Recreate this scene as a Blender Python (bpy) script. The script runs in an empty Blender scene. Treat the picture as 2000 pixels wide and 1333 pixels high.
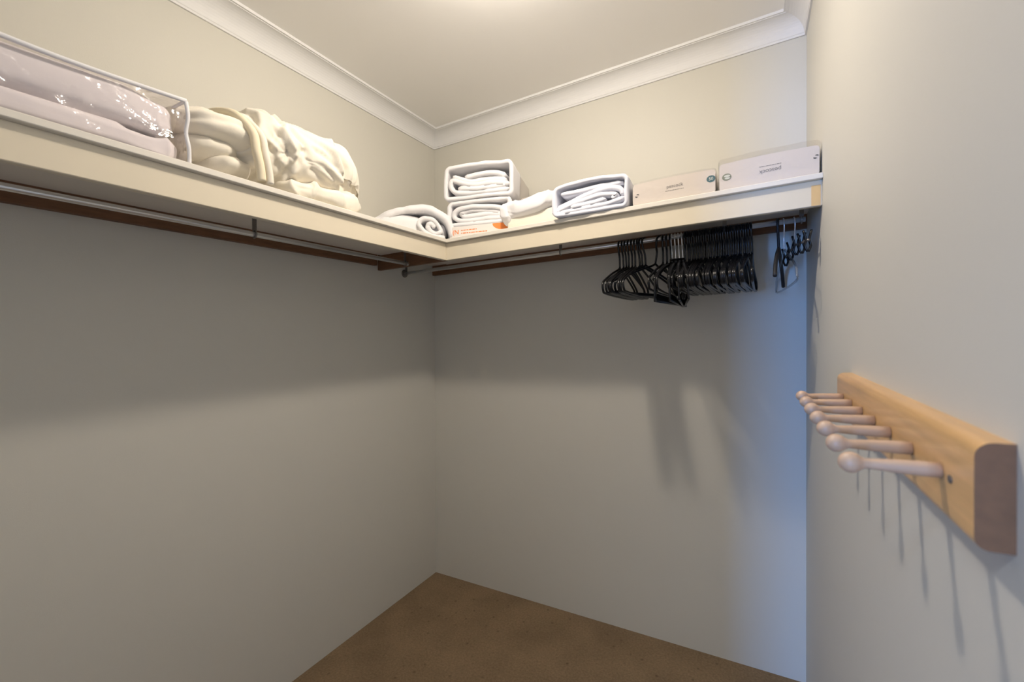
import bpy, bmesh, math, random
from math import sin, cos, pi, radians
from mathutils import Vector, Matrix, noise, Euler

random.seed(7)
S = bpy.context.scene
C = S.collection

# ------------------------------------------------------------------ camera, light, exposure
LX, LY = 0.026, 0.015                      # the old walls lean slightly out of plumb
def w(p):
    return Vector((p[0] + LX*(p[2]-1.2), p[1] + LY*(p[2]-1.2), p[2]))

YAW, PITCH, ROLL = -0.5111, -0.0066, -0.0334
fwd = Vector((sin(YAW)*cos(PITCH), cos(YAW)*cos(PITCH), sin(PITCH)))
rgt0 = Vector((cos(YAW), -sin(YAW), 0)); up0 = rgt0.cross(fwd)
rgt = cos(ROLL)*rgt0 + sin(ROLL)*up0; up = -sin(ROLL)*rgt0 + cos(ROLL)*up0
cam = bpy.data.cameras.new('camera'); co = bpy.data.objects.new('camera', cam); C.objects.link(co)
M = Matrix.Identity(4)
for i in range(3):
    M[i][0] = rgt[i]; M[i][1] = up[i]; M[i][2] = -fwd[i]
M[0][3], M[1][3], M[2][3] = 1.5234, -1.8508, 1.2702
co.matrix_world = M
cam.sensor_width = 36; cam.sensor_fit = 'HORIZONTAL'; cam.lens = 36*842.5/2000
cam.clip_start = 0.02
cam.dof.use_dof = True; cam.dof.focus_distance = 1.7; cam.dof.aperture_fstop = 4.5
S.camera = co

world = bpy.data.worlds.new('world'); S.world = world; world.use_nodes = True
bg = world.node_tree.nodes['Background']
bg.inputs[0].default_value = (0.70, 0.78, 1.0, 1); bg.inputs[1].default_value = 1.0

def area(name, loc, target, size, power, col, size_y=None, shape='DISK', spread=None):
    l = bpy.data.lights.new(name, 'AREA'); l.shape = shape; l.size = size
    if size_y: l.size_y = size_y
    l.energy = power; l.color = col
    if spread: l.spread = spread
    o = bpy.data.objects.new(name, l); C.objects.link(o)
    o.location = loc
    o.rotation_euler = (Vector(target)-Vector(loc)).to_track_quat('-Z', 'Y').to_euler()
    return o
LAMP = w((0.95, -0.93, 2.340))
WARM = (1.0, 0.89, 0.765)
pl = bpy.data.lights.new('lamp_light', 'POINT'); pl.energy = 19.0; pl.color = WARM; pl.shadow_soft_size = 0.036
po = bpy.data.objects.new('lamp_light', pl); C.objects.link(po); po.location = LAMP
area('lamp_down_light', LAMP+Vector((0, 0, -0.038)), LAMP+Vector((0, 0, -1)), 0.09, 3.8, WARM)
area('window_light', (-0.02, -7.3, 1.3), (1.45, 0, 1.1), 0.44, 215.0, (0.13, 0.38, 1.0), 1.6, 'RECTANGLE')

area('hall_light', (1.08, -2.85, 2.40), (1.45, -1.0, 0.8), 0.25, 12.0, (0.72, 0.84, 1.0))
S.view_settings.view_transform = 'Standard'
S.view_settings.look = 'None'
S.view_settings.exposure = 0.07
S.view_settings.gamma = 1.0
S.view_settings.use_curve_mapping = False

# ------------------------------------------------------------------ materials
def s2l(c):
    return tuple(((v/255)/12.92 if v/255 <= 0.04045 else (((v/255)+0.055)/1.055)**2.4) for v in c)

def mat(name, col, rough=0.6, metal=0.0, spec=0.5, bump=None, vary=None, sheen=0, coat=0):
    """bump=(scale, strength, distance) ; vary=(scale, amount, (stretch xyz))"""
    m = bpy.data.materials.new(name); m.use_nodes = True
    nt = m.node_tree; b = nt.nodes['Principled BSDF']
    b.inputs['Base Color'].default_value = (*col, 1)
    b.inputs['Roughness'].default_value = rough
    b.inputs['Metallic'].default_value = metal
    b.inputs['Specular IOR Level'].default_value = spec
    b.inputs['Sheen Weight'].default_value = sheen
    b.inputs['Coat Weight'].default_value = coat
    tc = nt.nodes.new('ShaderNodeTexCoord')
    if vary:
        mp = nt.nodes.new('ShaderNodeMapping'); mp.inputs['Scale'].default_value = vary[2]
        nt.links.new(tc.outputs['Object'], mp.inputs[0])
        n = nt.nodes.new('ShaderNodeTexNoise'); n.inputs['Scale'].default_value = vary[0]; n.inputs['Detail'].default_value = 5
        nt.links.new(mp.outputs[0], n.inputs['Vector'])
        mx = nt.nodes.new('ShaderNodeMix'); mx.data_type = 'RGBA'
        a = vary[1]
        mx.inputs[6].default_value = (*[v*(1-a) for v in col], 1); mx.inputs[7].default_value = (*[min(1, v*(1+a)) for v in col], 1)
        nt.links.new(n.outputs[0], mx.inputs[0]); nt.links.new(mx.outputs[2], b.inputs['Base Color'])
    if bump:
        n = nt.nodes.new('ShaderNodeTexNoise'); n.inputs['Scale'].default_value = bump[0]; n.inputs['Detail'].default_value = 4
        nt.links.new(tc.outputs['Object'], n.inputs['Vector'])
        bp = nt.nodes.new('ShaderNodeBump'); bp.inputs['Strength'].default_value = bump[1]; bp.inputs['Distance'].default_value = bump[2]
        nt.links.new(n.outputs[0], bp.inputs['Height']); nt.links.new(bp.outputs[0], b.inputs['Normal'])
    return m

M_WALL = mat('wall_paint', (0.62, 0.60, 0.53), 0.55, spec=0.3, bump=(420, 0.10, 0.002), vary=(1.3, 0.02, (1, 1, 1)))
M_CEIL = mat('ceiling_paint', (0.90, 0.885, 0.85), 0.8, spec=0.2, bump=(300, 0.05, 0.001))
M_CORN = mat('cornice_paint', (0.75, 0.745, 0.73), 0.6, spec=0.3)
M_SHELF = mat('cream_gloss_paint', (0.72, 0.645, 0.50), 0.35, spec=0.5, bump=(90, 0.03, 0.001))
M_EDGE = mat('pale_edge_paint', (0.74, 0.70, 0.62), 0.4, spec=0.5)
M_SOFF = mat('shelf_paint', (0.86, 0.82, 0.75), 0.5, spec=0.3)
M_BATT = mat('brown_timber', (0.18, 0.086, 0.040), 0.55, spec=0.4, vary=(9, 0.45, (2, 2, 14)))
M_BARE = mat('bare_pine', (0.66, 0.45, 0.20), 0.6, vary=(30, 0.15, (1, 1, 0.2)))
M_CHROME = mat('chrome', (0.82, 0.81, 0.79), 0.30, metal=0.75)
M_DARKMET = mat('dark_bracket_metal', (0.22, 0.20, 0.18), 0.45, metal=0.7)
M_PINE = mat('varnished_pine', (0.66, 0.395, 0.165), 0.36, spec=0.5, vary=(14, 0.30, (6, 0.5, 9)), coat=0.3)
M_ENDGRAIN = mat('end_grain', (0.20, 0.095, 0.040), 0.55, vary=(60, 0.35, (1, 1, 1)))
M_PEG = mat('beech_peg', (0.56, 0.375, 0.245), 0.42, spec=0.5, vary=(30, 0.12, (1, 6, 6)))
M_BLACK = mat('black_plastic', (0.006, 0.006, 0.007), 0.24, spec=0.35)
M_BLACKF = mat('black_velvet', (0.008, 0.008, 0.010), 0.6)
M_WHITE = mat('white_cotton', (0.77, 0.76, 0.765), 0.85, spec=0.2, bump=(160, 0.12, 0.002), sheen=0.2)
M_WHITEB = mat('blue_white_cotton', (0.76, 0.77, 0.84), 0.85, spec=0.2, bump=(160, 0.12, 0.002), sheen=0.2)
M_QUILTW = mat('white_quilt', (0.80, 0.76, 0.75), 0.8, spec=0.2, bump=(45, 0.15, 0.004))
M_CREAM = mat('cream_quilt', (0.80, 0.745, 0.63), 0.8, spec=0.2, bump=(38, 0.22, 0.006), sheen=0.2)
M_CREAMP = mat('cream_piping', (0.80, 0.71, 0.52), 0.8, spec=0.2, bump=(90, 0.15, 0.003))
M_CARD = mat('pale_cardboard', (0.69, 0.62, 0.555), 0.7, spec=0.3, vary=(6, 0.02, (1, 1, 1)))
M_CARDW = mat('white_cardboard', (0.74, 0.70, 0.66), 0.6, spec=0.3)
M_TAUPE = mat('taupe_cloth', (0.42, 0.37, 0.34), 0.85, spec=0.2)
M_ORANGE = mat('orange_print', (0.83, 0.24, 0.05), 0.6)
M_INK = mat('grey_ink', (0.22, 0.20, 0.18), 0.7)
M_DARKINK = mat('dark_ink', (0.06, 0.06, 0.06), 0.7)
M_TEAL = mat('teal_print', (0.07, 0.15, 0.16), 0.6)
M_OLIVE = mat('olive_print', (0.22, 0.23, 0.16), 0.6)
M_PALEPRINT = mat('pale_print', (0.66, 0.66, 0.58), 0.6)
M_LAMP = bpy.data.materials.new('lamp_ring'); M_LAMP.use_nodes = True

def clear(name, tint, amt, rough, bscale, bstr):
    m = bpy.data.materials.new(name); m.use_nodes = True
    nt = m.node_tree; nt.nodes.clear()
    out = nt.nodes.new('ShaderNodeOutputMaterial')
    t = nt.nodes.new('ShaderNodeBsdfTransparent'); t.inputs[0].default_value = (*tint, 1)
    g = nt.nodes.new('ShaderNodeBsdfGlossy'); g.inputs['Roughness'].default_value = rough
    lw = nt.nodes.new('ShaderNodeLayerWeight'); lw.inputs['Blend'].default_value = 0.5
    pw = nt.nodes.new('ShaderNodeMath'); pw.operation = 'POWER'; pw.inputs[1].default_value = 4.0
    mul = nt.nodes.new('ShaderNodeMath'); mul.operation = 'MULTIPLY_ADD'; mul.inputs[1].default_value = 0.6; mul.inputs[2].default_value = 0.05*amt
    mx = nt.nodes.new('ShaderNodeMixShader')
    tc = nt.nodes.new('ShaderNodeTexCoord')
    n = nt.nodes.new('ShaderNodeTexNoise'); n.inputs['Scale'].default_value = bscale; n.inputs['Detail'].default_value = 3
    nt.links.new(tc.outputs['Object'], n.inputs['Vector'])
    b = nt.nodes.new('ShaderNodeBump'); b.inputs['Strength'].default_value = bstr; b.inputs['Distance'].default_value = 0.01
    nt.links.new(n.outputs[0], b.inputs['Height'])
    nt.links.new(b.outputs[0], g.inputs['Normal']); nt.links.new(b.outputs[0], lw.inputs['Normal'])
    nt.links.new(lw.outputs['Facing'], pw.inputs[0]); nt.links.new(pw.outputs[0], mul.inputs[0]); nt.links.new(mul.outputs[0], mx.inputs[0])
    nt.links.new(t.outputs[0], mx.inputs[1]); nt.links.new(g.outputs[0], mx.inputs[2]); nt.links.new(mx.outputs[0], out.inputs[0])
    return m
M_VINYL = clear('clear_vinyl', (0.96, 0.94, 0.95), 1.3, 0.06, 22, 0.9)
M_WRAP = clear('clear_wrap', (0.97, 0.97, 0.97), 1.0, 0.12, 14, 0.8)
M_CLEAR = clear('clear_plastic', (0.80, 0.83, 0.86), 2.2, 0.08, 10, 0.1)

def carpet_mat():
    m = bpy.data.materials.new('brown_carpet'); m.use_nodes = True
    nt = m.node_tree; b = nt.nodes['Principled BSDF']; L = nt.links
    b.inputs['Roughness'].default_value = 0.95; b.inputs['Specular IOR Level'].default_value = 0.1
    tc = nt.nodes.new('ShaderNodeTexCoord')
    n1 = nt.nodes.new('ShaderNodeTexNoise'); n1.inputs['Scale'].default_value = 120; n1.inputs['Detail'].default_value = 6; n1.inputs['Roughness'].default_value = 0.75
    n2 = nt.nodes.new('ShaderNodeTexNoise'); n2.inputs['Scale'].default_value = 5; n2.inputs['Detail'].default_value = 3
    for n in (n1, n2): L.new(tc.outputs['Object'], n.inputs['Vector'])
    r1 = nt.nodes.new('ShaderNodeMix'); r1.data_type = 'RGBA'
    r1.inputs[6].default_value = (0.085, 0.054, 0.028, 1); r1.inputs[7].default_value = (0.39, 0.28, 0.17, 1)
    L.new(n1.outputs[0], r1.inputs[0])
    r2 = nt.nodes.new('ShaderNodeMix'); r2.data_type = 'RGBA'; r2.blend_type = 'MULTIPLY'
    mr = nt.nodes.new('ShaderNodeMapRange'); mr.inputs[1].default_value = 0.35; mr.inputs[2].default_value = 0.65; mr.inputs[3].default_value = 0.88; mr.inputs[4].default_value = 1.08
    L.new(n2.outputs[0], mr.inputs[0]); r2.inputs[0].default_value = 1
    L.new(r1.outputs[2], r2.inputs[6]); L.new(mr.outputs[0], r2.inputs[7])
    # woven pin-dots in staggered rows
    v = nt.nodes.new('ShaderNodeTexVoronoi'); v.inputs['Scale'].default_value = 17; v.inputs['Randomness'].default_value = 0.35
    mp = nt.nodes.new('ShaderNodeMapping'); mp.inputs['Rotation'].default_value = (0, 0, 0.1)
    L.new(tc.outputs['Object'], mp.inputs[0]); L.new(mp.outputs[0], v.inputs['Vector'])
    lt = nt.nodes.new('ShaderNodeMapRange'); lt.inputs[1].default_value = 0.04; lt.inputs[2].default_value = 0.13; lt.inputs[3].default_value = 0.66; lt.inputs[4].default_value = 1
    L.new(v.outputs['Distance'], lt.inputs[0])
    r3 = nt.nodes.new('ShaderNodeMix'); r3.data_type = 'RGBA'; r3.blend_type = 'MULTIPLY'; r3.inputs[0].default_value = 1
    L.new(r2.outputs[2], r3.inputs[6]); L.new(lt.outputs[0], r3.inputs[7]); L.new(r3.outputs[2], b.inputs['Base Color'])
    bp = nt.nodes.new('ShaderNodeBump'); bp.inputs['Strength'].default_value = 0.7; bp.inputs['Distance'].default_value = 0.006
    L.new(n1.outputs[0], bp.inputs['Height']); L.new(bp.outputs[0], b.inputs['Normal'])
    return m
M_CARPET = carpet_mat()

# ------------------------------------------------------------------ helpers (all shapes are given in room coordinates)
def obj(name, bm, m, parent=None, smooth=False, origin=None, loose=False):
    """link a bmesh as ONE object; verts are room coordinates, leaned like the room unless loose (already local)"""
    if not loose:
        for v in bm.verts: v.co = w(v.co)
        if parent is not None:
            o0 = Vector(parent['_o'])
        elif origin is not None:
            o0 = w(origin)
        else:
            o0 = Vector((0, 0, 0))
        for v in bm.verts: v.co -= o0
    bmesh.ops.recalc_face_normals(bm, faces=bm.faces[:])
    me = bpy.data.meshes.new(name); bm.to_mesh(me); bm.free()
    if smooth:
        for p in me.polygons: p.use_smooth = True
    if m: me.materials.append(m)
    o = bpy.data.objects.new(name, me); C.objects.link(o)
    if parent is not None: o.parent = parent
    elif not loose: o.location = o0
    o['_o'] = tuple(o0) if not loose else (0, 0, 0)
    return o

def tag(o, label, cat, group=None):
    o['label'] = label; o['category'] = cat
    if group: o['group'] = group
    return o
def thing(name, label, cat, at, group=None):
    o = bpy.data.objects.new(name, None); C.objects.link(o)
    o.empty_display_size = 0.05
    o.location = w(at); o['_o'] = tuple(w(at))
    return tag(o, label, cat, group)
def struct(name, bm, m, **k):
    o = obj(name, bm, m, **k); o['kind'] = 'structure'; return o

def add_box(bm, a, b, bevel=0.0, seg=2, M=None):
    vs = [bm.verts.new((x, y, z)) for x in (a[0], b[0]) for y in (a[1], b[1]) for z in (a[2], b[2])]
    fs = [(0, 1, 3, 2), (4, 6, 7, 5), (0, 4, 5, 1), (2, 3, 7, 6), (0, 2, 6, 4), (1, 5, 7, 3)]
    faces = [bm.faces.new([vs[i] for i in f]) for f in fs]
    vv = vs
    if bevel:
        es = list({e for f in faces for e in f.edges})
        r = bmesh.ops.bevel(bm, geom=es, offset=bevel, segments=seg, affect='EDGES', profile=0.5)
        vv = list({v for f in r['faces'] for v in f.verts} | {v for v in vs if v.is_valid})
    if M:
        for v in vv: v.co = M @ v.co
    return bm
def box(a, b, bevel=0.0, seg=2, M=None):
    return add_box(bmesh.new(), a, b, bevel, seg, M)

def smooth_path(pts, n=6, closed=False):
    """Catmull-Rom through points"""
    P = [Vector(p) for p in pts]; out = []
    N = len(P); rng = N if closed else N-1
    for i in range(rng):
        p1, p2 = P[i], P[(i+1) % N]
        p0 = P[(i-1) % N] if (closed or i > 0) else p1*2-p2
        p3 = P[(i+2) % N] if (closed or i+2 < N) else p2*2-p1
        for k in range(n):
            t = k/n
            out.append(0.5*((2*p1)+(p2-p0)*t+(2*p0-5*p1+4*p2-p3)*t*t+(3*p1-p0-3*p2+p3)*t**3))
    if not closed: out.append(P[-1])
    return out

def add_tube(bm, pts, r, sides=8, closed=False, flat=1.0, caps=True):
    """round bar swept along pts ; r a number or list"""
    P = [Vector(p) for p in pts]; n = len(P)
    ref = None; rings = []
    for i in range(n):
        a = P[i-1] if (i > 0 or closed) else P[i]; b = P[(i+1) % n] if (i < n-1 or closed) else P[i]
        t = (b-a).normalized()
        if ref is None:
            ref = Vector((0, 0, 1)) if abs(t.z) < 0.9 else Vector((1, 0, 0))
            ref = (ref - t*ref.dot(t)).normalized()
        else:
            ref = (ref - t*ref.dot(t)).normalized()
        q = t.cross(ref)
        rr = r[i] if isinstance(r, (list, tuple)) else r
        rings.append([bm.verts.new(P[i]+rr*(cos(2*pi*k/sides)*ref+flat*sin(2*pi*k/sides)*q)) for k in range(sides)])
    for i in range(n if closed else n-1):
        A, B = rings[i], rings[(i+1) % n]
        for k in range(sides):
            bm.faces.new((A[k], A[(k+1) % sides], B[(k+1) % sides], B[k]))
    if caps and not closed:
        bm.faces.new(rings[0]); bm.faces.new(rings[-1])
    return bm
def tube(pts, r, **k): return add_tube(bmesh.new(), pts, r, **k)

def lathe_x(bm, prof, c, sides=20):
    """revolve (x, r) about an axis parallel to x through c"""
    rings = []
    for x, r in prof:
        rings.append([bm.verts.new((x, c[1]+r*cos(2*pi*k/sides), c[2]+r*sin(2*pi*k/sides))) for k in range(sides)])
    for A, B in zip(rings, rings[1:]):
        for k in range(sides): bm.faces.new((A[k], A[(k+1) % sides], B[(k+1) % sides], B[k]))
    bm.faces.new(rings[0]); bm.faces.new(rings[-1])
    return bm

def prism(poly, axis_fn, t0, t1):
    """extrude a 2-D polygon: axis_fn(u, v, t) -> 3-D"""
    bm = bmesh.new()
    A = [bm.verts.new(axis_fn(u, v, t0)) for u, v in poly]; B = [bm.verts.new(axis_fn(u, v, t1)) for u, v in poly]
    n = len(poly)
    for i in range(n): bm.faces.new((A[i], A[(i+1) % n], B[(i+1) % n], B[i]))
    bm.faces.new(A); bm.faces.new(B)
    return bm

# ------------------------------------------------------------------ the room
W, H, YF = 1.6852, 2.385, -2.30
struct('floor', box((-0.1, YF-0.1, -0.06), (W+0.1, 0.1, 0.0)), M_CARPET)
struct('ceiling', box((-0.1, YF-0.1, H), (W+0.1, 0.1, H+0.06)), M_CEIL)
struct('wall_left', box((-0.1, YF-0.1, 0), (0, 0.1, H)), M_WALL)
struct('wall_back', box((0, 0, 0), (W, 0.1, H)), M_WALL)
struct('wall_right', box((W, YF-0.1, 0), (W+0.1, 0.1, H)), M_WALL)
bmf = bmesh.new()                                              # wall with the doorway the camera looks in through
DX0, DX1, DZ = 1.02, W-0.03, 2.06
add_box(bmf, (0, YF-0.1, 0), (DX0, YF, H)); add_box(bmf, (DX0, YF-0.1, DZ), (DX1, YF, H)); add_box(bmf, (DX1, YF-0.1, 0), (W, YF, H))
struct('wall_front', bmf, M_WALL)

# coved cornice, mitred at the corners
D, Z0 = 0.073, 2.31
prof = [(0, Z0), (0.006, Z0), (0.006, Z0+0.007)]
for k in range(0, 11):
    a = k/10*pi/2
    prof.append((0.066-0.058*cos(a), Z0+0.009+0.055*sin(a)))
prof += [(0.0665, 2.3755), (D, 2.3755), (D, H), (0, H)]
def cornice(name, fn):
    bm = bmesh.new()
    A = [bm.verts.new(fn(d, z, 0)) for d, z in prof]; B = [bm.verts.new(fn(d, z, 1)) for d, z in prof]
    n = len(prof)
    for i in range(n): bm.faces.new((A[i], A[(i+1) % n], B[(i+1) % n], B[i]))
    bm.faces.new(A); bm.faces.new(B)
    return struct(name, bm, M_CORN)
cornice('trim_1', lambda d, z, e: (d, YF if e else -d, z))
cornice('trim_2', lambda d, z, e: (W-d if e else d, -d, z))
cornice('trim_3', lambda d, z, e: (W-d, YF if e else -d, z))

# ceiling lamp: a low round fitting, out of the picture above
t = thing('ceiling_light', 'small round white flush ceiling light above the middle of the closet', 'light', (0.95, -0.93, H))
bm = bmesh.new()
n = 28
for (r0, z0, r1, z1) in ((0.055, H, 0.055, H-0.004), (0.055, H-0.004, 0.040, H-0.007), (0.040, H-0.007, 0.0005, H-0.007)):
    for k in range(n):
        a, b = 2*pi*k/n, 2*pi*(k+1)/n
        bm.faces.new([bm.verts.new((0.95+r*cos(q), -0.93+r*sin(q), z)) for r, q, z in ((r0, a, z0), (r0, b, z0), (r1, b, z1), (r1, a, z1))])
bmesh.ops.remove_doubles(bm, verts=bm.verts[:], dist=1e-5)
obj('lamp_ring', bm, M_CORN, t)

# ------------------------------------------------------------------ shelves
ZT, ZS, ZB = 1.6754, 1.6905, 1.6051
XL, YL = 0.4125, -0.4235        # front edges of the boards
XFa, YFa = 0.398, -0.409      # fascia faces
t = thing('wall_shelf', 'long cream shelf on the left wall with a deep fascia and brown wall batten', 'shelf', (0.2, -1.3, ZT))
obj('shelf_board', box((0.0, YF+0.02, ZT), (XL, YL, ZS), 0.0015, 1), M_EDGE, t)
obj('fascia', box((XFa-0.018, YF+0.02, ZB), (XFa, YFa-0.0005, ZT), 0.0015, 1), M_SHELF, t)
obj('wall_batten', box((0.0, YF+0.02, 1.6235), (0.019, YFa-0.02, ZT)), M_BATT, t)
obj('soffit_lining', box((0.019, YF+0.02, ZT-0.003), (XFa-0.018, YFa-0.0, ZT)), M_SOFF, t)
t = thing('wall_shelf', 'cream shelf across the back wall carrying the sheet packs, its right end unpainted', 'shelf', (0.85, -0.2, ZT))
obj('shelf_board', box((0.0, YL, ZT), (W, 0, ZS), 0.0015, 1), M_EDGE, t)
obj('fascia', box((XFa-0.004, YFa, ZB), (W, YFa+0.018, ZT), 0.0015, 1), M_SHELF, t)
obj('cross_board', box((0.0, YFa, ZB), (XFa-0.0045, YFa+0.018, ZT)), M_BATT, t)
obj('wall_batten', box((0.0, -0.019, 1.6235), (W, 0, ZT)), M_BATT, t)
obj('soffit_lining', box((0.10, YFa+0.018, ZT-0.003), (W, -0.019, ZT)), M_SOFF, t)
o = obj('bare_wood_end', box((1.660, YFa-0.0012, ZB+0.001), (1.681, YFa, 1.662)), M_BARE, t); o['label'] = 'unpainted tan wood at the end of the fascia'

# rods on hanging brackets
def bracket(bm_axis, p):
    bm = bmesh.new(); x, y, z = p
    if bm_axis == 'y':   # rod runs along y
        add_box(bm, (x-0.0015, y-0.006, z+0.010), (x+0.0015, y+0.006, ZT-0.003))
        ring = [(x+0.0105*cos(a), y, z+0.0105*sin(a)) for a in [2*pi*k/16 for k in range(16)]]
    else:
        add_box(bm, (x-0.006, y-0.0015, z+0.010), (x+0.006, y+0.0015, ZT-0.003))
        ring = [(x, y+0.0105*cos(a), z+0.0105*sin(a)) for a in [2*pi*k/16 for k in range(16)]]
    add_tube(bm, ring, 0.0024, sides=6, closed=True)
    return bm
RX, RZ, RY = 0.2028, 1.610, -0.2334
t = thing('closet_rod', 'thin chrome rod hanging empty under the left shelf', 'rod', (RX, -1.3, RZ))
obj('rod_tube', tube([(RX, YF+0.02, RZ), (RX, -0.428, RZ)], 0.0082, sides=14), M_CHROME, t, smooth=True)
for y in (-1.092, -0.445, -1.75): obj('rod_bracket', bracket('y', (RX, y, RZ)), M_DARKMET, t)
t = thing('closet_rod', 'chrome rod under the back shelf that carries the hangers', 'rod', (0.85, RY, RZ))
obj('rod_tube', tube([(0.002, RY, RZ), (1.662, RY, RZ)], 0.0082, sides=14), M_CHROME, t, smooth=True)
for x in (0.012, 0.841, 1.436, 1.652): obj('rod_bracket', bracket('x', (x, RY, RZ)), M_DARKMET, t)
fl = bmesh.new(); lathe_x(fl, [(0.0, 0.020), (0.003, 0.020), (0.004, 0.012), (0.010, 0.012)], (0, RY, RZ), 16)
obj('wall_flange', fl, M_DARKMET, t)

# ------------------------------------------------------------------ peg rail on the right wall
t = thing('peg_rail', 'varnished pine peg rail with seven turned pegs on the right wall', 'coat rack', (W, -1.11, 1.14))
TH = 0.022
yz = [(W, 1.103), (W, 1.1825)]
for k in range(7): a = radians(90*k/6); yz.append((W-TH+0.011-0.011*sin(a), 1.1715+0.011*cos(a)))
for k in range(7): a = radians(90*k/6); yz.append((W-TH+0.009-0.009*cos(a), 1.112-0.009*sin(a)))
bm = prism(yz, lambda u, v, s: (u, s, v), -1.409, -0.813)
bmesh.ops.bevel(bm, geom=[e for e in bm.edges if len(e.link_faces) == 2 and e.calc_face_angle(0) > 1.0], offset=0.0018, segments=2, affect='EDGES')
board = obj('board', bm, M_PINE, t)
board.data.materials.append(M_ENDGRAIN)
for p in board.data.polygons:
    if p.normal.y < -0.85: p.material_index = 1
prof_peg = [(W-TH-0.0005, 0.0066), (W-TH-0.012, 0.0066), (W-TH-0.030, 0.0060), (W-TH-0.046, 0.0050), (W-TH-0.052, 0.0046)]
cx = W-TH-0.0625; R = 0.0097
for k in range(1, 12):
    a = radians(28)+k/11*(pi-radians(28))
    prof_peg.append((cx+R*cos(a), max(R*sin(a), 0.0003)))
for y in (-0.879, -0.955, -1.033, -1.110, -1.186, -1.266, -1.345):
    bm = lathe_x(bmesh.new(), prof_peg, (0, y, 1.1435))
    obj('peg', bm, M_PEG, t, smooth=True)
bm = lathe_x(bmesh.new(), [(W-TH+0.001, 0.0030), (W-TH-0.0012, 0.0034), (W-TH-0.0016, 0.0015), (W-TH-0.0016, 0.0003)], (0, -1.366, 1.142), 12)
obj('screw', bm, M_DARKMET, t)

# ------------------------------------------------------------------ cloth makers
def nz(p, s, seed=0.0):
    return noise.noise(Vector(p)*s + Vector((seed, seed*1.7, -seed)))
def seg_dist(py, pz, ay, az, by, bz):
    dy, dz = by-ay, bz-az; t = max(0, min(1, ((py-ay)*dy+(pz-az)*dz)/(dy*dy+dz*dz)))
    return math.hypot(py-ay-t*dy, pz-az-t*dz)
def blob(c, r, e=(0.7, 0.7), nu=72, nv=36, amp=0.01, fr=9, seed=0, pinch=(), ridge=0.0, flat_z=None, fn=None, crease=()):
    """lumpy super-ellipsoid of folded cloth; pinch = list of (point, radius, depth)"""
    bm = bmesh.new(); rows = []
    pw = lambda v, k: math.copysign(abs(v)**k, v)
    for j in range(nv+1):
        ph = -pi/2 + pi*j/nv; row = []
        for i in range(nu):
            th = 2*pi*i/nu
            d = Vector((pw(cos(ph), e[0])*pw(cos(th), e[1]), pw(cos(ph), e[0])*pw(sin(th), e[1]), pw(sin(ph), e[0])))
            p = Vector((c[0]+r[0]*d.x, c[1]+r[1]*d.y, c[2]+r[2]*d.z))
            nrm = Vector((d.x/r[0], d.y/r[1], d.z/r[2])).normalized()
            q = amp*nz(p, fr, seed) + amp*0.45*nz(p, fr*2.3, seed+5)
            if ridge:
                q += ridge*((1-abs(nz((p.x*0.6, p.y, p.z*0.7), fr*1.7, seed+9)))**5-0.35)
            for (pp, pr, pd) in pinch:
                dv = p-Vector(pp); dd = dv.length
                ang = math.atan2(dv.z, dv.y)
                g = math.exp(-(dd/pr)**2)
                g2 = math.exp(-(dd/(pr*2.2))**2)
                q -= pd*(g*0.9 + 0.35*g2*(0.5+0.5*cos(ang*7+pd*900)))
            if crease and p.x > c[0]:
                for (pl_, dep, sg) in crease:
                    t_ = min(seg_dist(p.y, p.z, *pl_[k], *pl_[k+1]) for k in range(len(pl_)-1))
                    if t_ < 4*sg:
                        q += dep*(0.55*math.exp(-(t_/(2.0*sg))**2)-math.exp(-(t_/sg)**2))
            p = p + nrm*q
            if fn: p = Vector(fn(p))
            if flat_z is not None and p.z < flat_z: p.z = flat_z
            row.append(p)
        rows.append(row)
    bot = bm.verts.new(sum(rows[0], Vector())/nu); top = bm.verts.new(sum(rows[-1], Vector())/nu)
    R_ = [[bm.verts.new(p) for p in row] for row in rows[1:-1]]
    for A, B in zip(R_, R_[1:]):
        for i in range(nu): bm.faces.new((A[i], A[(i+1) % nu], B[(i+1) % nu], B[i]))
    for i in range(nu):
        bm.faces.new((bot, R_[0][(i+1) % nu], R_[0][i])); bm.faces.new((top, R_[-1][i], R_[-1][(i+1) % nu]))
    return bm

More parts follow.
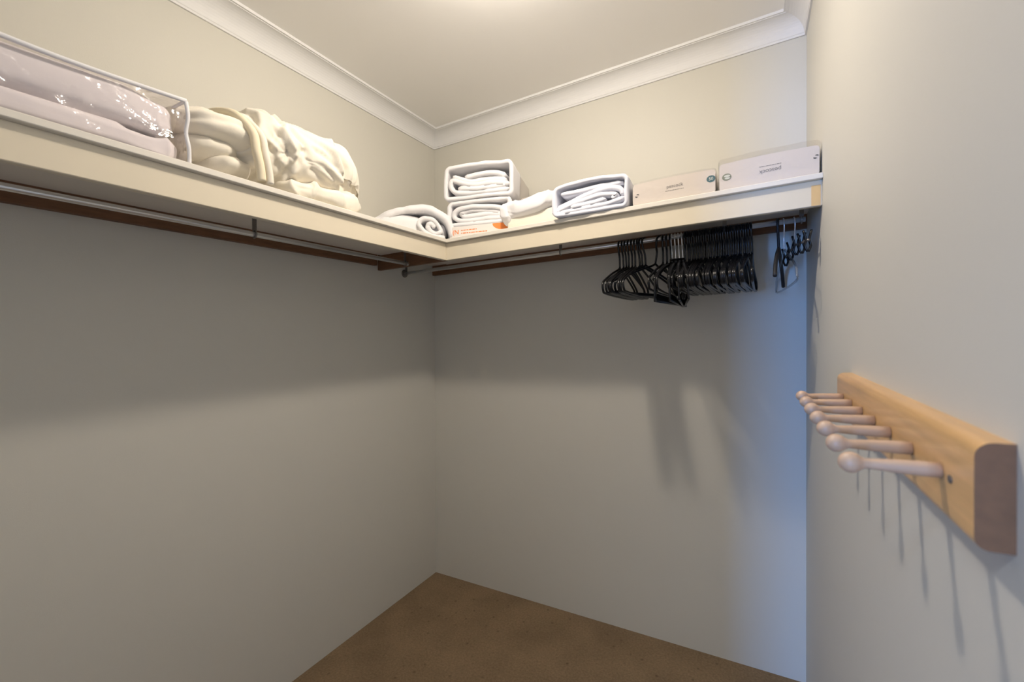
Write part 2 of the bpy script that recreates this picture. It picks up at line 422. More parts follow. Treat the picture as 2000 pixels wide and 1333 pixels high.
def ribbon(path, thick, frame, d0, d1, nd=9, closed=False, amp=0.0, seed=0, bm=None, taper=1.0):
    """sheet of cloth whose cross-section follows path (2-D) with thickness, swept in depth d0..d1.
    frame(u, v, d) -> room point"""
    if bm is None: bm = bmesh.new()
    P = [Vector((p[0], p[1])) for p in path]; n = len(P)
    L_, R_ = [], []
    for i in range(n):
        a = P[i-1] if (i > 0 or closed) else P[i]; b = P[(i+1) % n] if (i < n-1 or closed) else P[i]
        tt = (b-a).normalized(); nn = Vector((-tt.y, tt.x))
        k = thick*0.5*(1 if closed or 0 < i < n-1 else 0.45)
        L_.append(P[i]+nn*k); R_.append(P[i]-nn*k)
    loop = L_+R_[::-1] if not closed else None
    def ring(pts, d):
        out = []
        for p in pts:
            q = Vector((p.x, p.y, d))
            du = amp*nz(q, 16, seed); dv = amp*nz(q, 16, seed+3); dd = amp*1.2*nz((p.x, p.y, 0), 30, seed+8)
            out.append(bm.verts.new(frame(p.x+du, p.y+dv, d+dd)))
        return out
    ds = [d0+(d1-d0)*k/(nd-1) for k in range(nd)]
    if not closed:
        rr = [ring(loop, d) for d in ds]; m = len(loop)
        # rounded lip at the front end
        for A, B in zip(rr, rr[1:]):
            for i in range(m): bm.faces.new((A[i], A[(i+1) % m], B[(i+1) % m], B[i]))
        for E_ in (rr[0], rr[-1]):
            for i in range(n-1): bm.faces.new((E_[i], E_[i+1], E_[m-2-i], E_[m-1-i]))
    else:
        for loop_ in (0,):
            ra = [ring(L_, d) for d in ds]; rb = [ring(R_, d) for d in ds]
            for A, B in zip(ra, ra[1:]):
                for i in range(n): bm.faces.new((A[i], A[(i+1) % n], B[(i+1) % n], B[i]))
            for A, B in zip(rb, rb[1:]):
                for i in range(n): bm.faces.new((A[i], A[(i+1) % n], B[(i+1) % n], B[i]))
            for A, B in ((ra[0], rb[0]), (ra[-1], rb[-1])):
                for i in range(n): bm.faces.new((A[i], A[(i+1) % n], B[(i+1) % n], B[i]))
    return bm

def rrect(x0, z0, x1, z1, r, n=5, sag=0.0):
    pts = []
    for cx_, cz_, a0 in ((x1-r, z0+r, -90), (x1-r, z1-r, 0), (x0+r, z1-r, 90), (x0+r, z0+r, 180)):
        for k in range(n+1):
            a = radians(a0+90*k/n); pts.append((cx_+r*cos(a), cz_+r*sin(a)))
    # subdivide long straight runs
    out = []
    for i, p in enumerate(pts):
        q = pts[(i+1) % len(pts)]; d = math.hypot(q[0]-p[0], q[1]-p[1]); k = max(1, int(d/0.03))
        for j in range(k): out.append((p[0]+(q[0]-p[0])*j/k, p[1]+(q[1]-p[1])*j/k))
    if sag:
        out = [(x, z + sag*sin(pi*max(0, min(1, (x-x0)/(x1-x0))))*(1 if z > (z0+z1)/2 else 0)) for x, z in out]
    return out

def pack_frame(org, rz, tilt=0.0):
    """local u (right), v (up), d (away from the viewer) -> room point"""
    def fr(u, v, d):
        u2 = u*cos(tilt)+v*sin(tilt); v2 = -u*sin(tilt)+v*cos(tilt)
        return (org[0]+u2*cos(rz)-d*sin(rz), org[1]+u2*sin(rz)+d*cos(rz), org[2]+v2)
    return fr

def text_mesh(s, size, frame, parent, m, name='lettering', rot=0.0, center=(0, 0), d=-0.0006, sx=1.0, bold=0.0):
    cu = bpy.data.curves.new('t', 'FONT'); cu.body = s; cu.size = size; cu.align_x = 'CENTER'; cu.align_y = 'CENTER'; cu.offset = bold
    to = bpy.data.objects.new('t', cu); C.objects.link(to)
    dg = bpy.context.evaluated_depsgraph_get(); me = bpy.data.meshes.new_from_object(to.evaluated_get(dg))
    bm = bmesh.new(); bm.from_mesh(me)
    for v in bm.verts:
        x, y = v.co.x*sx, v.co.y
        x, y = x*cos(rot)-y*sin(rot), x*sin(rot)+y*cos(rot)
        v.co = Vector(frame(center[0]+x, center[1]+y, d))
    bpy.data.objects.remove(to); bpy.data.meshes.remove(me); bpy.data.curves.remove(cu)
    return obj(name, bm, m, parent)
def disc(frame, c, ru, rv, d, n=24, a0=0, a1=2*pi):
    bm = bmesh.new()
    vs = [bm.verts.new(frame(c[0]+ru*cos(a0+(a1-a0)*k/(n if a1-a0 > 6.28 else n-1)), c[1]+rv*sin(a0+(a1-a0)*k/(n if a1-a0 > 6.28 else n-1)), d)) for k in range(n)]
    bm.faces.new(vs); return bm
def quad(frame, u0, v0, u1, v1, d, bm=None):
    bm = bm or bmesh.new()
    bm.faces.new([bm.verts.new(frame(u, v, d)) for u, v in ((u0, v0), (u1, v0), (u1, v1), (u0, v1))]); return bm

# ------------------------------------------------------------------ things on the left shelf
# clear vinyl bag with folded quilts
BY0, BY1, BX0, BX1, BZ0, BZ1 = -2.02, -1.352, 0.03, 0.388, ZS+0.001, 1.838
def bag_top(y): return BZ1 + 0.012*sin((y+1.35)*7) - 0.010*max(0, (-1.45-y))*2
tq = thing('folded_quilt', 'white quilt folded in two thick layers inside the clear zip bag', 'quilt', (0.2, -1.69, ZS+0.002))
q1 = blob((0.205, -1.695, 1.787), (0.174, 0.332, 0.045), (0.42, 0.12), 140, 34, 0.008, 9, 3, ridge=0.005)
obj('upper_layer', q1, M_QUILTW, tq, smooth=True)
q2 = blob((0.205, -1.69, 1.719), (0.174, 0.334, 0.031), (0.42, 0.12), 140, 34, 0.008, 10, 6, ridge=0.010, flat_z=ZS+0.003)
obj('lower_layer', q2, M_QUILTW, tq, smooth=True)
tb = thing('storage_bag', 'clear vinyl zip bag with white piping on the left shelf', 'bag', (0.2, -1.69, ZS))
bm = bmesh.new()
def patch(fn, nu, nv):
    g = [[bm.verts.new(fn(i/nu, j/nv)) for j in range(nv+1)] for i in range(nu+1)]
    for i in range(nu):
        for j in range(nv): bm.faces.new((g[i][j], g[i+1][j], g[i+1][j+1], g[i][j+1]))
def front(a, b):
    y = BY0+(BY1-BY0)*a; z = BZ0+(bag_top(y)-BZ0)*b; k = sin(pi*a)*sin(pi*b)
    cr = (1-abs(nz((y*2.2, z*5+y*1.5, 1), 4.0, 2)))**6
    return (BX1+0.006*k+0.010*k*nz((y, z*1.6, 0), 14, 4)+0.006*cr*min(1, 4*k)+0.006*k*math.exp(-((y+1.47)/0.07)**2)*nz((y*1.3+z, z*1.2-y, 2), 42, 6), y, z)
def end(a, b):
    x = BX1+(BX0-BX1)*a; z = BZ0+(bag_top(BY1)-BZ0)*b; k = sin(pi*a)*sin(pi*b)
    return (x, BY1+0.012*k+0.012*k*nz((x, 0, z), 16, 7), z)
def topf(a, b):
    y = BY0+(BY1-BY0)*a; x = BX1+(BX0-BX1)*b; k = sin(pi*a)*sin(pi*b)
    return (x, y, bag_top(y)-0.004*k+0.006*k*nz((x, y, 0), 12, 9))
patch(front, 110, 28); patch(end, 24, 20); patch(topf, 60, 14)
patch(lambda a, b: (BX0, BY0+(BY1-BY0)*a, BZ0+(bag_top(BY0+(BY1-BY0)*a)-BZ0)*b), 20, 4)
bmesh.ops.remove_doubles(bm, verts=bm.verts[:], dist=1e-4)
obj('clear_cover', bm, M_VINYL, tb, smooth=True)
ys = [BY0+(BY1-BY0)*k/40 for k in range(41)]
obj('piping', tube([(BX1, y, bag_top(y)) for y in ys], 0.0048, sides=8), M_WHITE, tb, smooth=True)
obj('piping', tube(smooth_path([(BX1, BY1, bag_top(BY1)-0.002), (BX1+0.004, BY1+0.002, 1.80), (BX1-0.001, BY1, 1.765), (BX1+0.003, BY1+0.004, 1.73), (BX1, BY1+0.006, ZS+0.003)], 8), 0.0042, sides=8), M_WHITE, tb, smooth=True)
obj('piping', tube([(BX1+(BX0-BX1)*k/10, BY1, bag_top(BY1)+0.002*sin(k)) for k in range(11)], 0.0035, sides=8), M_WHITE, tb, smooth=True)
obj('piping', tube([(BX1, y, BZ0+0.003) for y in ys[::4]], 0.0035, sides=6), M_WHITE, tb, smooth=True)

# cream quilt bundle
tc_ = thing('bundled_quilt', 'cream quilt bundled into a big crumpled heap beside the clear bag', 'quilt', (0.23, -1.05, ZS))
pin = [((0.40, -1.108, 1.80), 0.022, 0.016), ((0.40, -1.095, 1.755), 0.022, 0.013), ((0.38, -1.03, 1.80), 0.02, 0.012), ((0.33, -0.86, 1.80), 0.03, 0.012), ((0.35, -1.10, 1.90), 0.02, 0.012)]
def heap(p):
    # top edge falls away to the right end, right end overhangs
    k = max(0, (p.y+1.02)/0.25)
    z = p.z - 0.030*k*k*(1 if p.z > 1.80 else 0.0)
    return (p.x, p.y, z)
CR = [([(-1.178, 1.905), (-1.188, 1.847)], 0.020, 0.010), ([(-1.117, 1.915), (-1.121, 1.888), (-1.158, 1.811)], 0.016, 0.012),
      ([(-1.091, 1.886), (-1.06, 1.847), (-1.049, 1.799)], 0.016, 0.010), ([(-1.197, 1.73), (-1.172, 1.712), (-1.123, 1.722), (-1.076, 1.79), (-1.065, 1.831)], 0.022, 0.010),
      ([(-1.237, 1.84), (-1.158, 1.811)], 0.014, 0.009), ([(-1.225, 1.766), (-1.144, 1.802)], 0.010, 0.008), ([(-1.225, 1.738), (-1.151, 1.757)], 0.010, 0.008),
      ([(-0.947, 1.881), (-0.912, 1.829), (-0.905, 1.774)], 0.018, 0.011), ([(-1.018, 1.847), (-0.928, 1.799)], 0.011, 0.009), ([(-1.0, 1.80), (-0.915, 1.765)], 0.010, 0.008),
      ([(-1.158, 1.811), (-1.13, 1.772), (-1.069, 1.749)], 0.013, 0.009), ([(-1.151, 1.758), (-1.179, 1.715)], 0.012, 0.008), ([(-1.261, 1.84), (-1.185, 1.868)], 0.012, 0.009),
      ([(-1.035, 1.924), (-0.965, 1.875)], 0.010, 0.010), ([(-1.14, 1.86), (-1.10, 1.80)], 0.009, 0.007), ([(-0.90, 1.90), (-0.872, 1.85), (-0.868, 1.79)], 0.013, 0.008), ([(-1.06, 1.90), (-0.99, 1.86), (-0.95, 1.82)], 0.009, 0.009), ([(-1.03, 1.78), (-0.96, 1.765), (-0.90, 1.775)], 0.010, 0.008), ([(-1.20, 1.80), (-1.17, 1.83)], 0.010, 0.006)]
bm = blob((0.225, -1.015, 1.833), (0.178, 0.222, 0.105), (0.78, 0.70), 300, 120, 0.016, 6.5, 11, pinch=pin, ridge=0.013, fn=heap, flat_z=ZS+0.004, crease=CR)
obj('bundle', bm, M_CREAM, tc_, smooth=True)
bm = blob((0.225, -0.965, 1.723), (0.172, 0.150, 0.034), (0.6, 0.5), 150, 40, 0.010, 10, 4, ridge=0.016, flat_z=ZS+0.001)
obj('bottom_fold', bm, M_CREAM, tc_, smooth=True)
CF = [([(-1.34, 1.815), (-1.24, 1.835), (-1.20, 1.828)], 0.008, 0.007), ([(-1.34, 1.84), (-1.22, 1.862)], 0.007, 0.007)]
bm = blob((0.235, -1.240, 1.823), (0.15, 0.125, 0.046), (0.8, 0.7), 120, 50, 0.010, 9, 21, ridge=0.006, crease=CF)
obj('rolled_fold', bm, M_CREAM, tc_, smooth=True)
bm = blob((0.235, -1.272, 1.776), (0.125, 0.080, 0.036), (0.9, 0.85), 90, 40, 0.008, 12, 22, ridge=0.004)
obj('rolled_fold', bm, M_CREAM, tc_, smooth=True)
bm = blob((0.255, -1.225, 1.738), (0.120, 0.062, 0.036), (0.9, 0.85), 90, 40, 0.008, 12, 23, ridge=0.004, flat_z=ZS+0.002)
obj('rolled_fold', bm, M_CREAM, tc_, smooth=True)
hp = smooth_path([(0.16, -1.245, 1.905), (0.27, -1.235, 1.897), (0.35, -1.225, 1.872), (0.392, -1.205, 1.825), (0.402, -1.200, 1.775), (0.404, -1.192, 1.735), (0.404, -1.188, 1.700)], 8)
obj('hem', tube(hp, [0.004+0.007*min(1, k/8) for k in range(len(hp))], sides=10), M_CREAMP, tc_, smooth=True)
hp2 = [(x+0.002, y+0.022, z-0.002) for x, y, z in hp]
obj('hem', tube(hp2, [0.003+0.006*min(1, k/8) for k in range(len(hp))], sides=10), M_CREAM, tc_, smooth=True)

# white duvet folded into the corner, rolled end showing
td = thing('folded_duvet', 'plain white duvet folded over in the shelf corner with a rolled end', 'duvet', (0.24, -0.50, ZS))
fr = pack_frame((0.335, -0.465, ZS), radians(40))
spiral = smooth_path([(0.080, 0.006), (0.045, 0.010), (0.00, 0.028), (-0.028, 0.060), (-0.010, 0.083), (0.020, 0.082), (0.050, 0.060), (0.062, 0.034), (0.040, 0.022), (0.018, 0.034), (0.008, 0.056), (0.022, 0.062), (0.036, 0.048)], 6)
obj('rolled_end', ribbon(spiral, 0.017, fr, -0.012, 0.20, amp=0.006, seed=2), M_WHITE, td, smooth=True)
outer = smooth_path([(0.112, 0.010), (0.104, 0.050), (0.084, 0.086), (0.046, 0.112), (0.0, 0.126), (-0.05, 0.126), (-0.11, 0.113), (-0.165, 0.090), (-0.215, 0.060), (-0.250, 0.026)], 6)
obj('top_fold', ribbon(outer, 0.028, fr, -0.008, 0.26, nd=14, amp=0.006, seed=12), M_WHITE, td, smooth=True)
def dome(p):
    u, d, v = p
    k = (u+0.125)/0.118
    return fr(u, max(0.001, v*(1-0.62*max(0, -k)**1.6)), d-0.02*max(0, -k))
CD = [([(0, 0), (0, 0.001)], 0, 0.01)]
bm = blob((-0.125, 0.125, 0.052), (0.125, 0.135, 0.064), (0.55, 0.5), 110, 46, 0.007, 10, 15, fn=dome)
obj('under_fold', bm, M_WHITE, td, smooth=True)
bm = blob((0.045, 0.13, 0.045), (0.05, 0.11, 0.040), (0.7, 0.6), 60, 30, 0.006, 14, 16, fn=lambda p: fr(p.x, max(0.001, p.z), p.y))
obj('inner_fold', bm, M_WHITE, td, smooth=True)
# ------------------------------------------------------------------ sheet packs on the back shelf
def sheet_pack(label, org, rz, wd, ht, dp, m, seed, layers, name='sheet_set', tilt=0.0, sag=0.01, th=0.015, group=None):
    t = thing(name, label, 'bedding', (org[0]+wd/2*cos(rz), org[1]+0.1, org[2]))
    f = pack_frame(org, rz, tilt)
    o = rrect(0.006, th/2, wd-0.006, ht-th/2, 0.016, 5, sag)
    obj('outer_wrap', ribbon(o, th, f, 0.0, dp, nd=12, closed=True, amp=0.004, seed=seed), m, t, smooth=True)
    for i, pth in enumerate(layers):
        P = smooth_path([(u*wd, v*ht) for u, v in pth], 6)
        obj('folded_layer', ribbon(P, th*1.2, f, 0.002+0.004*(i % 3), dp-0.01, nd=8, amp=0.004, seed=seed+3+i), m, t, smooth=True)
    bmk = bmesh.new()                                                            # back of the folded cloth, closing the roll
    add_box(bmk, (0.012, dp-0.03, 0.012), (wd-0.012, dp-0.006, ht-0.012))
    for v in bmk.verts: v.co = Vector(f(v.co.x, v.co.z, v.co.y))
    obj('back_fold', bmk, m, t)
    return t, f

OX, OY = 0.402, -0.402
RZP = radians(15)
# white cardboard box at the bottom of the stack
tbx = thing('sheet_box', 'flat white cardboard sheet box with orange spot under the stacked sheets', 'box', (OX+0.14, -0.25, ZS))
fb = pack_frame((OX+0.010, OY-0.002, ZS+0.001), RZP)
bmk = bmesh.new(); add_box(bmk, (0, 0, 0), (0.285, 0.30, 0.050), 0.003, 2)
for v in bmk.verts: v.co = Vector(fb(v.co.x, v.co.z, v.co.y))
obj('carton', bmk, M_CARDW, tbx)
obj('orange_spot', disc(fb, (0.232, 0.0485), 0.044, 0.027, -0.0006, 20, pi, 2*pi), M_ORANGE, tbx)
text_mesh('(N', 0.026, fb, tbx, M_ORANGE, center=(0.028, 0.026), bold=0.0003)
bmk = bmesh.new()
rr = random.Random(3)
for v0, u1, in ((0.031, 0.120), (0.019, 0.165)):
    u = 0.052
    while u < u1:
        l = rr.uniform(0.004, 0.016); quad(fb, u, v0, min(u+l, u1), v0+0.0035, -0.0006, bmk); u += l+0.003
obj('small_print', bmk, M_ORANGE, tbx)

lay2 = [[(0.93, 0.20), (0.6, 0.22), (0.25, 0.22), (0.10, 0.36), (0.14, 0.62), (0.36, 0.72), (0.66, 0.66), (0.93, 0.52)],
        [(0.93, 0.32), (0.62, 0.40), (0.30, 0.36), (0.22, 0.48), (0.34, 0.58), (0.62, 0.53), (0.86, 0.42)]]
t2, f2 = sheet_pack('white folded sheet set lower in the stack, resting on the white box', (OX, OY, ZS+0.052), RZP, 0.272, 0.108, 0.15, M_WHITE, 31, lay2, sag=-0.002)
lay1 = [[(0.95, 0.20), (0.6, 0.19), (0.22, 0.20), (0.10, 0.40), (0.12, 0.60), (0.26, 0.50), (0.45, 0.40), (0.72, 0.42), (0.95, 0.34)],
        [(0.13, 0.72), (0.26, 0.60), (0.40, 0.52), (0.70, 0.53), (0.90, 0.46)],
        [(0.30, 0.66), (0.50, 0.72), (0.74, 0.71), (0.90, 0.60)], [(0.20, 0.34), (0.45, 0.30), (0.90, 0.28)]]
t1, f1 = sheet_pack('white folded sheet set on top of the stack, open end showing its folds', (OX-0.012, OY-0.008, ZS+0.162), RZP, 0.296, 0.140, 0.13, M_WHITE, 41, lay1, sag=0.008, tilt=radians(0.5))
bmk = bmesh.new(); add_box(bmk, (0.010, 0.136, 0.008), (0.292, 0.33, 0.130), 0.006, 2)
for v in bmk.verts: v.co = Vector(f1(v.co.x, v.co.z, v.co.y))
obj('card_insert', bmk, M_CARDW, t1)

# flat white sheet in a plastic sleeve
tf = thing('folded_sheet', 'flat white sheet folded over a cream layer, between the stack and the single sheet pack', 'bedding', (0.78, -0.27, ZS))
ff = pack_frame((0.672, -0.385, ZS+0.001), radians(3))
bmk = bmesh.new(); add_box(bmk, (0.0, 0.010, 0.0), (0.224, 0.30, 0.056), 0.012, 3)
for v in bmk.verts: v.co = Vector(ff(v.co.x, v.co.z+0.07*v.co.x*min(1, v.co.z/0.03), v.co.y))
obj('cream_layer', bmk, M_CREAM, tf, smooth=True)
def ffm(p): return ff(p.x, p.z+0.20*(p.x-0.06)*(1 if p.x > 0.06 else -0.5)*0.8, p.y)
bm = blob((0.108, 0.11, 0.080), (0.128, 0.120, 0.036), (0.5, 0.35), 150, 40, 0.007, 12, 51, ridge=0.009, fn=ffm,
          pinch=[((0.02, 0.0, 0.07), 0.014, 0.008), ((-0.01, 0.0, 0.06), 0.012, 0.008), ((0.22, 0.0, 0.08), 0.012, 0.008)])
obj('white_fold', bm, M_WHITE, tf, smooth=True)
bm = blob((-0.004, 0.08, 0.070), (0.026, 0.090, 0.046), (0.7, 0.6), 60, 40, 0.006, 20, 53, ridge=0.006, fn=lambda p: ff(p.x, p.z, p.y))
obj('gathered_end', bm, M_WHITE, tf, smooth=True)
bmk = bmesh.new(); add_box(bmk, (0.02, 0.10, 0.10), (0.232, 0.30, 0.158), 0.004, 2)
for v in bmk.verts: v.co = Vector(ff(v.co.x, v.co.z+0.09*(v.co.x-0.1), v.co.y))
obj('taupe_pillowcase', bmk, M_TAUPE, tf)

lay3 = [[(0.95, 0.30), (0.72, 0.20), (0.40, 0.17), (0.06, 0.16), (0.05, 0.24), (0.30, 0.38), (0.62, 0.50), (0.84, 0.46), (0.80, 0.33)],
        [(0.06, 0.30), (0.30, 0.50), (0.56, 0.66), (0.78, 0.70), (0.90, 0.60), (0.92, 0.42)],
        [(0.10, 0.76), (0.30, 0.74), (0.55, 0.80), (0.93, 0.78)],
        [(0.25, 0.27), (0.5, 0.32), (0.72, 0.34)]]
sheet_pack('bluish white folded sheet set overhanging the shelf edge beside the card-banded packs', (0.895, -0.437, ZS+0.001), radians(2), 0.268, 0.108, 0.26, M_WHITEB, 61, lay3, sag=0.010, th=0.0125)

# two card-banded packs at the right end
def band_pack(label, x0, x1, zt, flip, seed):
    t = thing('boxed_sheet_set', label, 'bedding', ((x0+x1)/2, -0.26, ZS))
    f = pack_frame((x0, -0.405, ZS+0.001), 0.0)
    wd = x1-x0; ht = zt-ZS-0.001
    bm = bmesh.new(); n, m = 20, 6
    prof_ = rrect(0.0, 0.0, wd, ht, 0.009, 4, 0.003)
    bm = prism(prof_, lambda u, v, d: f(u, v, d), 0.0, 0.29)
    bmesh.ops.bevel(bm, geom=[e for e in bm.edges if len(e.link_faces) == 2 and e.calc_face_angle(0) > 1.2], offset=0.003, segments=2, affect='EDGES')
    obj('card_band', bm, M_CARD, t)
    if flip:
        text_mesh('peacock', 0.0165, f, t, M_INK, center=(0.132, 0.036), rot=pi+0.02)
        sub, v0 = (0.105, 0.160), 0.050
        bu, lu, lv = 0.020, 0.240, 0.050
    else:
        text_mesh('peacock', 0.0150, f, t, M_INK, center=(0.131, 0.045), rot=0.02)
        sub, v0 = (0.103, 0.158), 0.031
        bu, lu, lv = 0.236, 0.014, 0.034
    bm = bmesh.new(); u = sub[0]; rr = random.Random(seed)
    while u < sub[1]:
        l = rr.uniform(0.002, 0.007); quad(f, u, v0, min(u+l, sub[1]), v0+0.0016, -0.0005, bm); u += l+0.0012
    obj('small_print', bm, M_INK, t)
    bv = 0.044 if not flip else 0.040
    obj('round_badge', disc(f, (bu, bv), 0.0125, 0.0105, -0.0006), M_TEAL if not flip else M_OLIVE, t)
    if not flip:
        text_mesh('50', 0.0125, f, t, M_PALEPRINT, center=(bu, bv), d=-0.001, rot=0.05, bold=0.0002)
    else:
        bm = disc(f, (bu+0.001, bv+0.003), 0.0085, 0.0036, -0.001)
        bm2 = bmesh.new()
        obj('badge_leaf', bm, M_PALEPRINT, t)
        obj('badge_leaf', disc(f, (bu+0.002, bv-0.004), 0.0080, 0.0028, -0.001), M_PALEPRINT, t)
    for s_, aa in ((1, 0.75), (-1, 0.75+pi)):                                   # little two-lobed emblem
        obj('emblem', disc(f, (lu+0.0022*s_*0.8, lv+0.0022*s_), 0.0044, 0.0034, -0.0006, 12, aa-pi/2+0.5, aa+pi/2+0.5), M_DARKINK, t)
    # crumpled clear film around it
    bm = bmesh.new()
    pr = rrect(-0.003, -0.0002, wd+0.003, ht+0.004+(0.010 if flip else 0.0), 0.010, 4, 0.004)
    ds = [-0.003+0.296*k/9 for k in range(10)]
    rings = []
    for d in ds:
        rings.append([bm.verts.new(f(u, max(v, 0.0)+0.003*nz((u, v, d), 22, seed)*(1 if v > 0.004 else 0), d+0.002*nz((u, v, 0), 30, seed+1))) for u, v in pr])
    nn = len(pr)
    for A, B in zip(rings, rings[1:]):
        for i in range(nn): bm.faces.new((A[i], A[(i+1) % nn], B[(i+1) % nn], B[i]))
    cv = bm.verts.new(f(wd*0.5, ht*0.55, -0.004))
    for i in range(nn): bm.faces.new((rings[0][i], rings[0][(i+1) % nn], cv))
    obj('clear_film', bm, M_WRAP, t)
    return t
band_pack('cream card-banded sheet set with teal round badge, between the bluish sheet pack and its twin', 1.172, 1.420, 1.763, False, 5)
t = band_pack('cream card-banded sheet set in clear film lying upside down against the right wall', 1.431, 1.679, 1.772, True, 8)

# ------------------------------------------------------------------ hangers
def hook_pts(z_neck):
    """hook around the rod in local coordinates: rod centre at (0,0,0), hanger in the y-z plane"""
    r = 0.0135
    pts = [(0, 0, z_neck), (0, -0.001, -0.048), (0, -0.010, -0.026), (0, -r-0.001, -0.008)]
    for k in range(1, 8):
        a = -0.3+k/7*(pi+0.35)
        pts.append((0, -r*cos(a), r*sin(a)+0.001))
    return smooth_path(pts, 4)
def local_obj(name, bm, m, parent, smooth=True):
    o = obj(name, bm, m, None, smooth, loose=True); o.parent = parent; return o
def make_hanger(kind, label, group=None, cat='hanger'):
    t = bpy.data.objects.new('coat_hanger', None); C.objects.link(t); t.empty_display_size = 0.05
    tag(t, label, cat, group)
    if kind == 'tubular':
        local_obj('hook', tube(hook_pts(-0.088), 0.0036, sides=8), M_BLACK, t)
        R_ = 0.205
        pts = [(0, 0, -0.086), (0, 0.020, -0.094), (0, 0.10, -0.118), (0, R_-0.03, -0.146), (0, R_-0.006, -0.158), (0, R_, -0.172), (0, R_-0.006, -0.186), (0, R_-0.022, -0.193), (0, 0.08, -0.196),
               (0, -0.08, -0.196), (0, -R_+0.022, -0.193), (0, -R_+0.006, -0.186), (0, -R_, -0.172), (0, -R_+0.006, -0.158), (0, -R_+0.03, -0.146), (0, -0.10, -0.118), (0, -0.020, -0.094)]
        local_obj('frame', tube(smooth_path(pts, 3, True), 0.0040, sides=8, closed=True), M_BLACK, t)
    elif kind == 'suit':
        local_obj('hook', tube(hook_pts(-0.078), 0.0021, sides=7), M_CHROME, t)
        bm = bmesh.new(); R_ = 0.205
        add_tube(bm, [(0, 0, -0.074), (0, 0, -0.095)], 0.008, sides=10)
        arm = smooth_path([(0, -R_, -0.165), (0, -R_*0.8, -0.142), (0, -0.08, -0.108), (0, 0, -0.096), (0, 0.08, -0.108), (0, R_*0.8, -0.142), (0, R_, -0.165)], 5)
        add_tube(bm, arm, [0.0075]*len(arm), sides=8)
        local_obj('shoulder', bm, M_BLACK, t)
        bm = bmesh.new()
        add_box(bm, (-0.003, -R_+0.012, -0.236), (0.003, R_-0.012, -0.212), 0.001, 1)
        for s in (-1, 1): add_box(bm, (-0.003, s*(R_-0.006)-0.007, -0.236), (0.003, s*(R_-0.006)+0.007, -0.160), 0.001, 1)
        local_obj('trouser_bar', bm, M_BLACK, t)
    elif kind == 'velvet':
        local_obj('hook', tube(hook_pts(-0.080), 0.0040, sides=8), M_BLACKF, t)
        bm = bmesh.new(); R_ = 0.20
        for s in (-1, 1):
            p = smooth_path([(0, 0, -0.078), (0, s*0.08, -0.106), (0, s*0.16, -0.145), (0, s*R_, -0.185)], 5)
            add_tube(bm, p, 0.0055, sides=8)
        local_obj('frame', bm, M_BLACKF, t)
    elif kind == 'clear':
        local_obj('hook', tube(hook_pts(-0.085), 0.0018, sides=7), M_CHROME, t)
        R_ = 0.205
        pts = [(0, 0, -0.085), (0, 0.06, -0.105), (0, R_-0.02, -0.155), (0, R_, -0.18), (0, R_-0.02, -0.205), (0, -R_+0.02, -0.205), (0, -R_, -0.18), (0, -R_+0.02, -0.155), (0, -0.06, -0.105)]
        local_obj('frame', tube(smooth_path(pts, 4, True), 0.0032, sides=8, closed=True), M_CLEAR, t)
    elif kind == 'clips':
        local_obj('hook', tube(hook_pts(-0.070), 0.0016, sides=7), M_CHROME, t)
        bm = bmesh.new()
        add_tube(bm, [(0, -0.17, -0.090), (0, 0, -0.074), (0, 0.17, -0.090)], 0.0035, sides=8)
        local_obj('bar', bm, M_DARKMET, t)
        for y, a in ((-0.16, 0.5), (-0.09, 0.2), (-0.02, -0.1), (0.06, 0.3), (0.14, -0.2)):
            b = bmesh.new()
            z = -0.088+0.016*(0.17-abs(y))/0.17
            for s in (-1, 1):
                add_tube(b, smooth_path([(s*0.010, y, z+0.026), (s*0.004, y, z), (s*0.007, y, z-0.018), (s*0.001, y, z-0.034)], 3), 0.0032, sides=6, flat=1.8)
            o = local_obj('clip', b, M_BLACK, t)
    return t
def copy_tree(o):
    c = o.copy(); C.objects.link(c)
    for ch in o.children:
        d = ch.copy(); C.objects.link(d); d.parent = c
    return c
first = {}
def place(kind, x, rz=0.0, ry=0.0, label='', group=None, rx=0.0):
    if kind not in first: first[kind] = o = make_hanger(kind, label, group)
    else:
        o = copy_tree(first[kind]); o['label'] = label
        if group: o['group'] = group
        elif 'group' in o: del o['group']
    o.location = w((x, RY, RZ-0.004)); o.rotation_euler = (rx, ry, rz)
    return o
rr = random.Random(12)
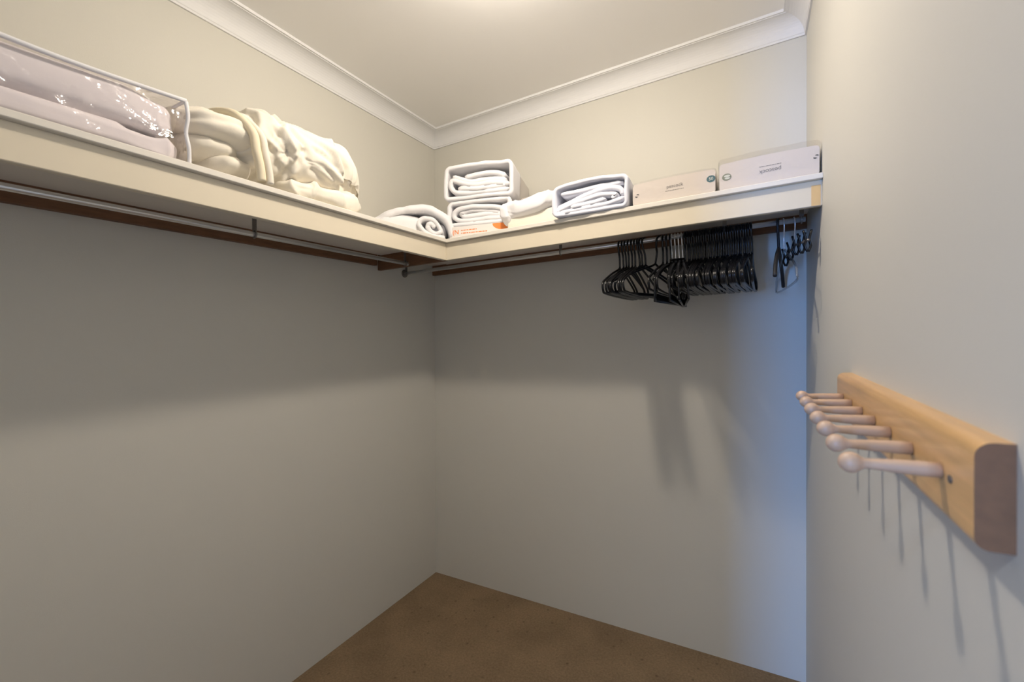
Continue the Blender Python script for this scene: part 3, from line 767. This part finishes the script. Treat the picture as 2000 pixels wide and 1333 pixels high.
ORD = ['leftmost', 'second from the left', 'third from the left', 'fourth from the left', 'fifth from the left', 'sixth from the left', 'third from the right', 'second from the right', 'rightmost']
for k in range(9):
    x = 1.080+k*0.0115
    place('tubular', x, rz=rr.uniform(-0.10, 0.06)-(0.30 if k in (7, 8) else 0), ry=rr.uniform(-0.03, 0.03)+(-0.05 if k > 5 else 0),
          label='black tubular plastic hanger, ' + ORD[k] + ' in the loose left bunch', group='black hangers in the left bunch')
place('tubular', 1.224, rz=-0.42, ry=0.22, label='black tubular plastic hanger hanging askew, its hook leaning between the two bunches')
for k in range(3):
    place('tubular', 1.238+k*0.012, rz=rr.uniform(-0.05, 0.12), ry=rr.uniform(-0.02, 0.06), label='black tubular hanger, ' + ('left', 'middle', 'right')[k] + ' of the three just left of the chrome-hooked ones', group='black hangers in the small middle cluster')
for k in range(4):
    place('suit', 1.268+k*0.0105, rz=(-0.10, 0.04, 0.10, 0.16)[k], ry=(0.03, 0.0, -0.02, -0.04)[k], label='wide black suit hanger with chrome hook, ' + ('leftmost', 'second from the left', 'third from the left', 'rightmost')[k] + ' of the four', group='chrome-hooked suit hangers')
n = 28
NTH = ['', 'second ', 'third ', 'fourth ', 'fifth ']
def row_label(k):
    if k < 5: return 'black tubular hanger, ' + (NTH[k] + 'from the left' if k else 'leftmost') + ' in the tightly packed row'
    if k > n-6: return 'black tubular hanger, ' + (NTH[n-1-k] + 'from the right' if k < n-1 else 'rightmost') + ' in the tightly packed row'
    return 'black tubular plastic hanger packed in the middle of the tight row'
for k in range(n):
    x = 1.312+k*(1.514-1.312)/(n-1)
    place('tubular', x, rz=0.04*sin(k*1.9)-0.035+rr.uniform(-0.03, 0.03), ry=rr.uniform(-0.03, 0.03), label=row_label(k), group='black hangers in the tight row')
place('velvet', 1.589, rz=-0.10, label='slim matt black hanger alone to the right of the tight row')
place('clear', 1.604, rz=0.075, label='clear plastic hanger with wire hook next to the lone matt black one')
o = place('clips', 1.632, rz=0.12, label='dark clip hanger at the far right end of the rod')

for o in bpy.data.objects:
    if '_o' in o: del o['_o']
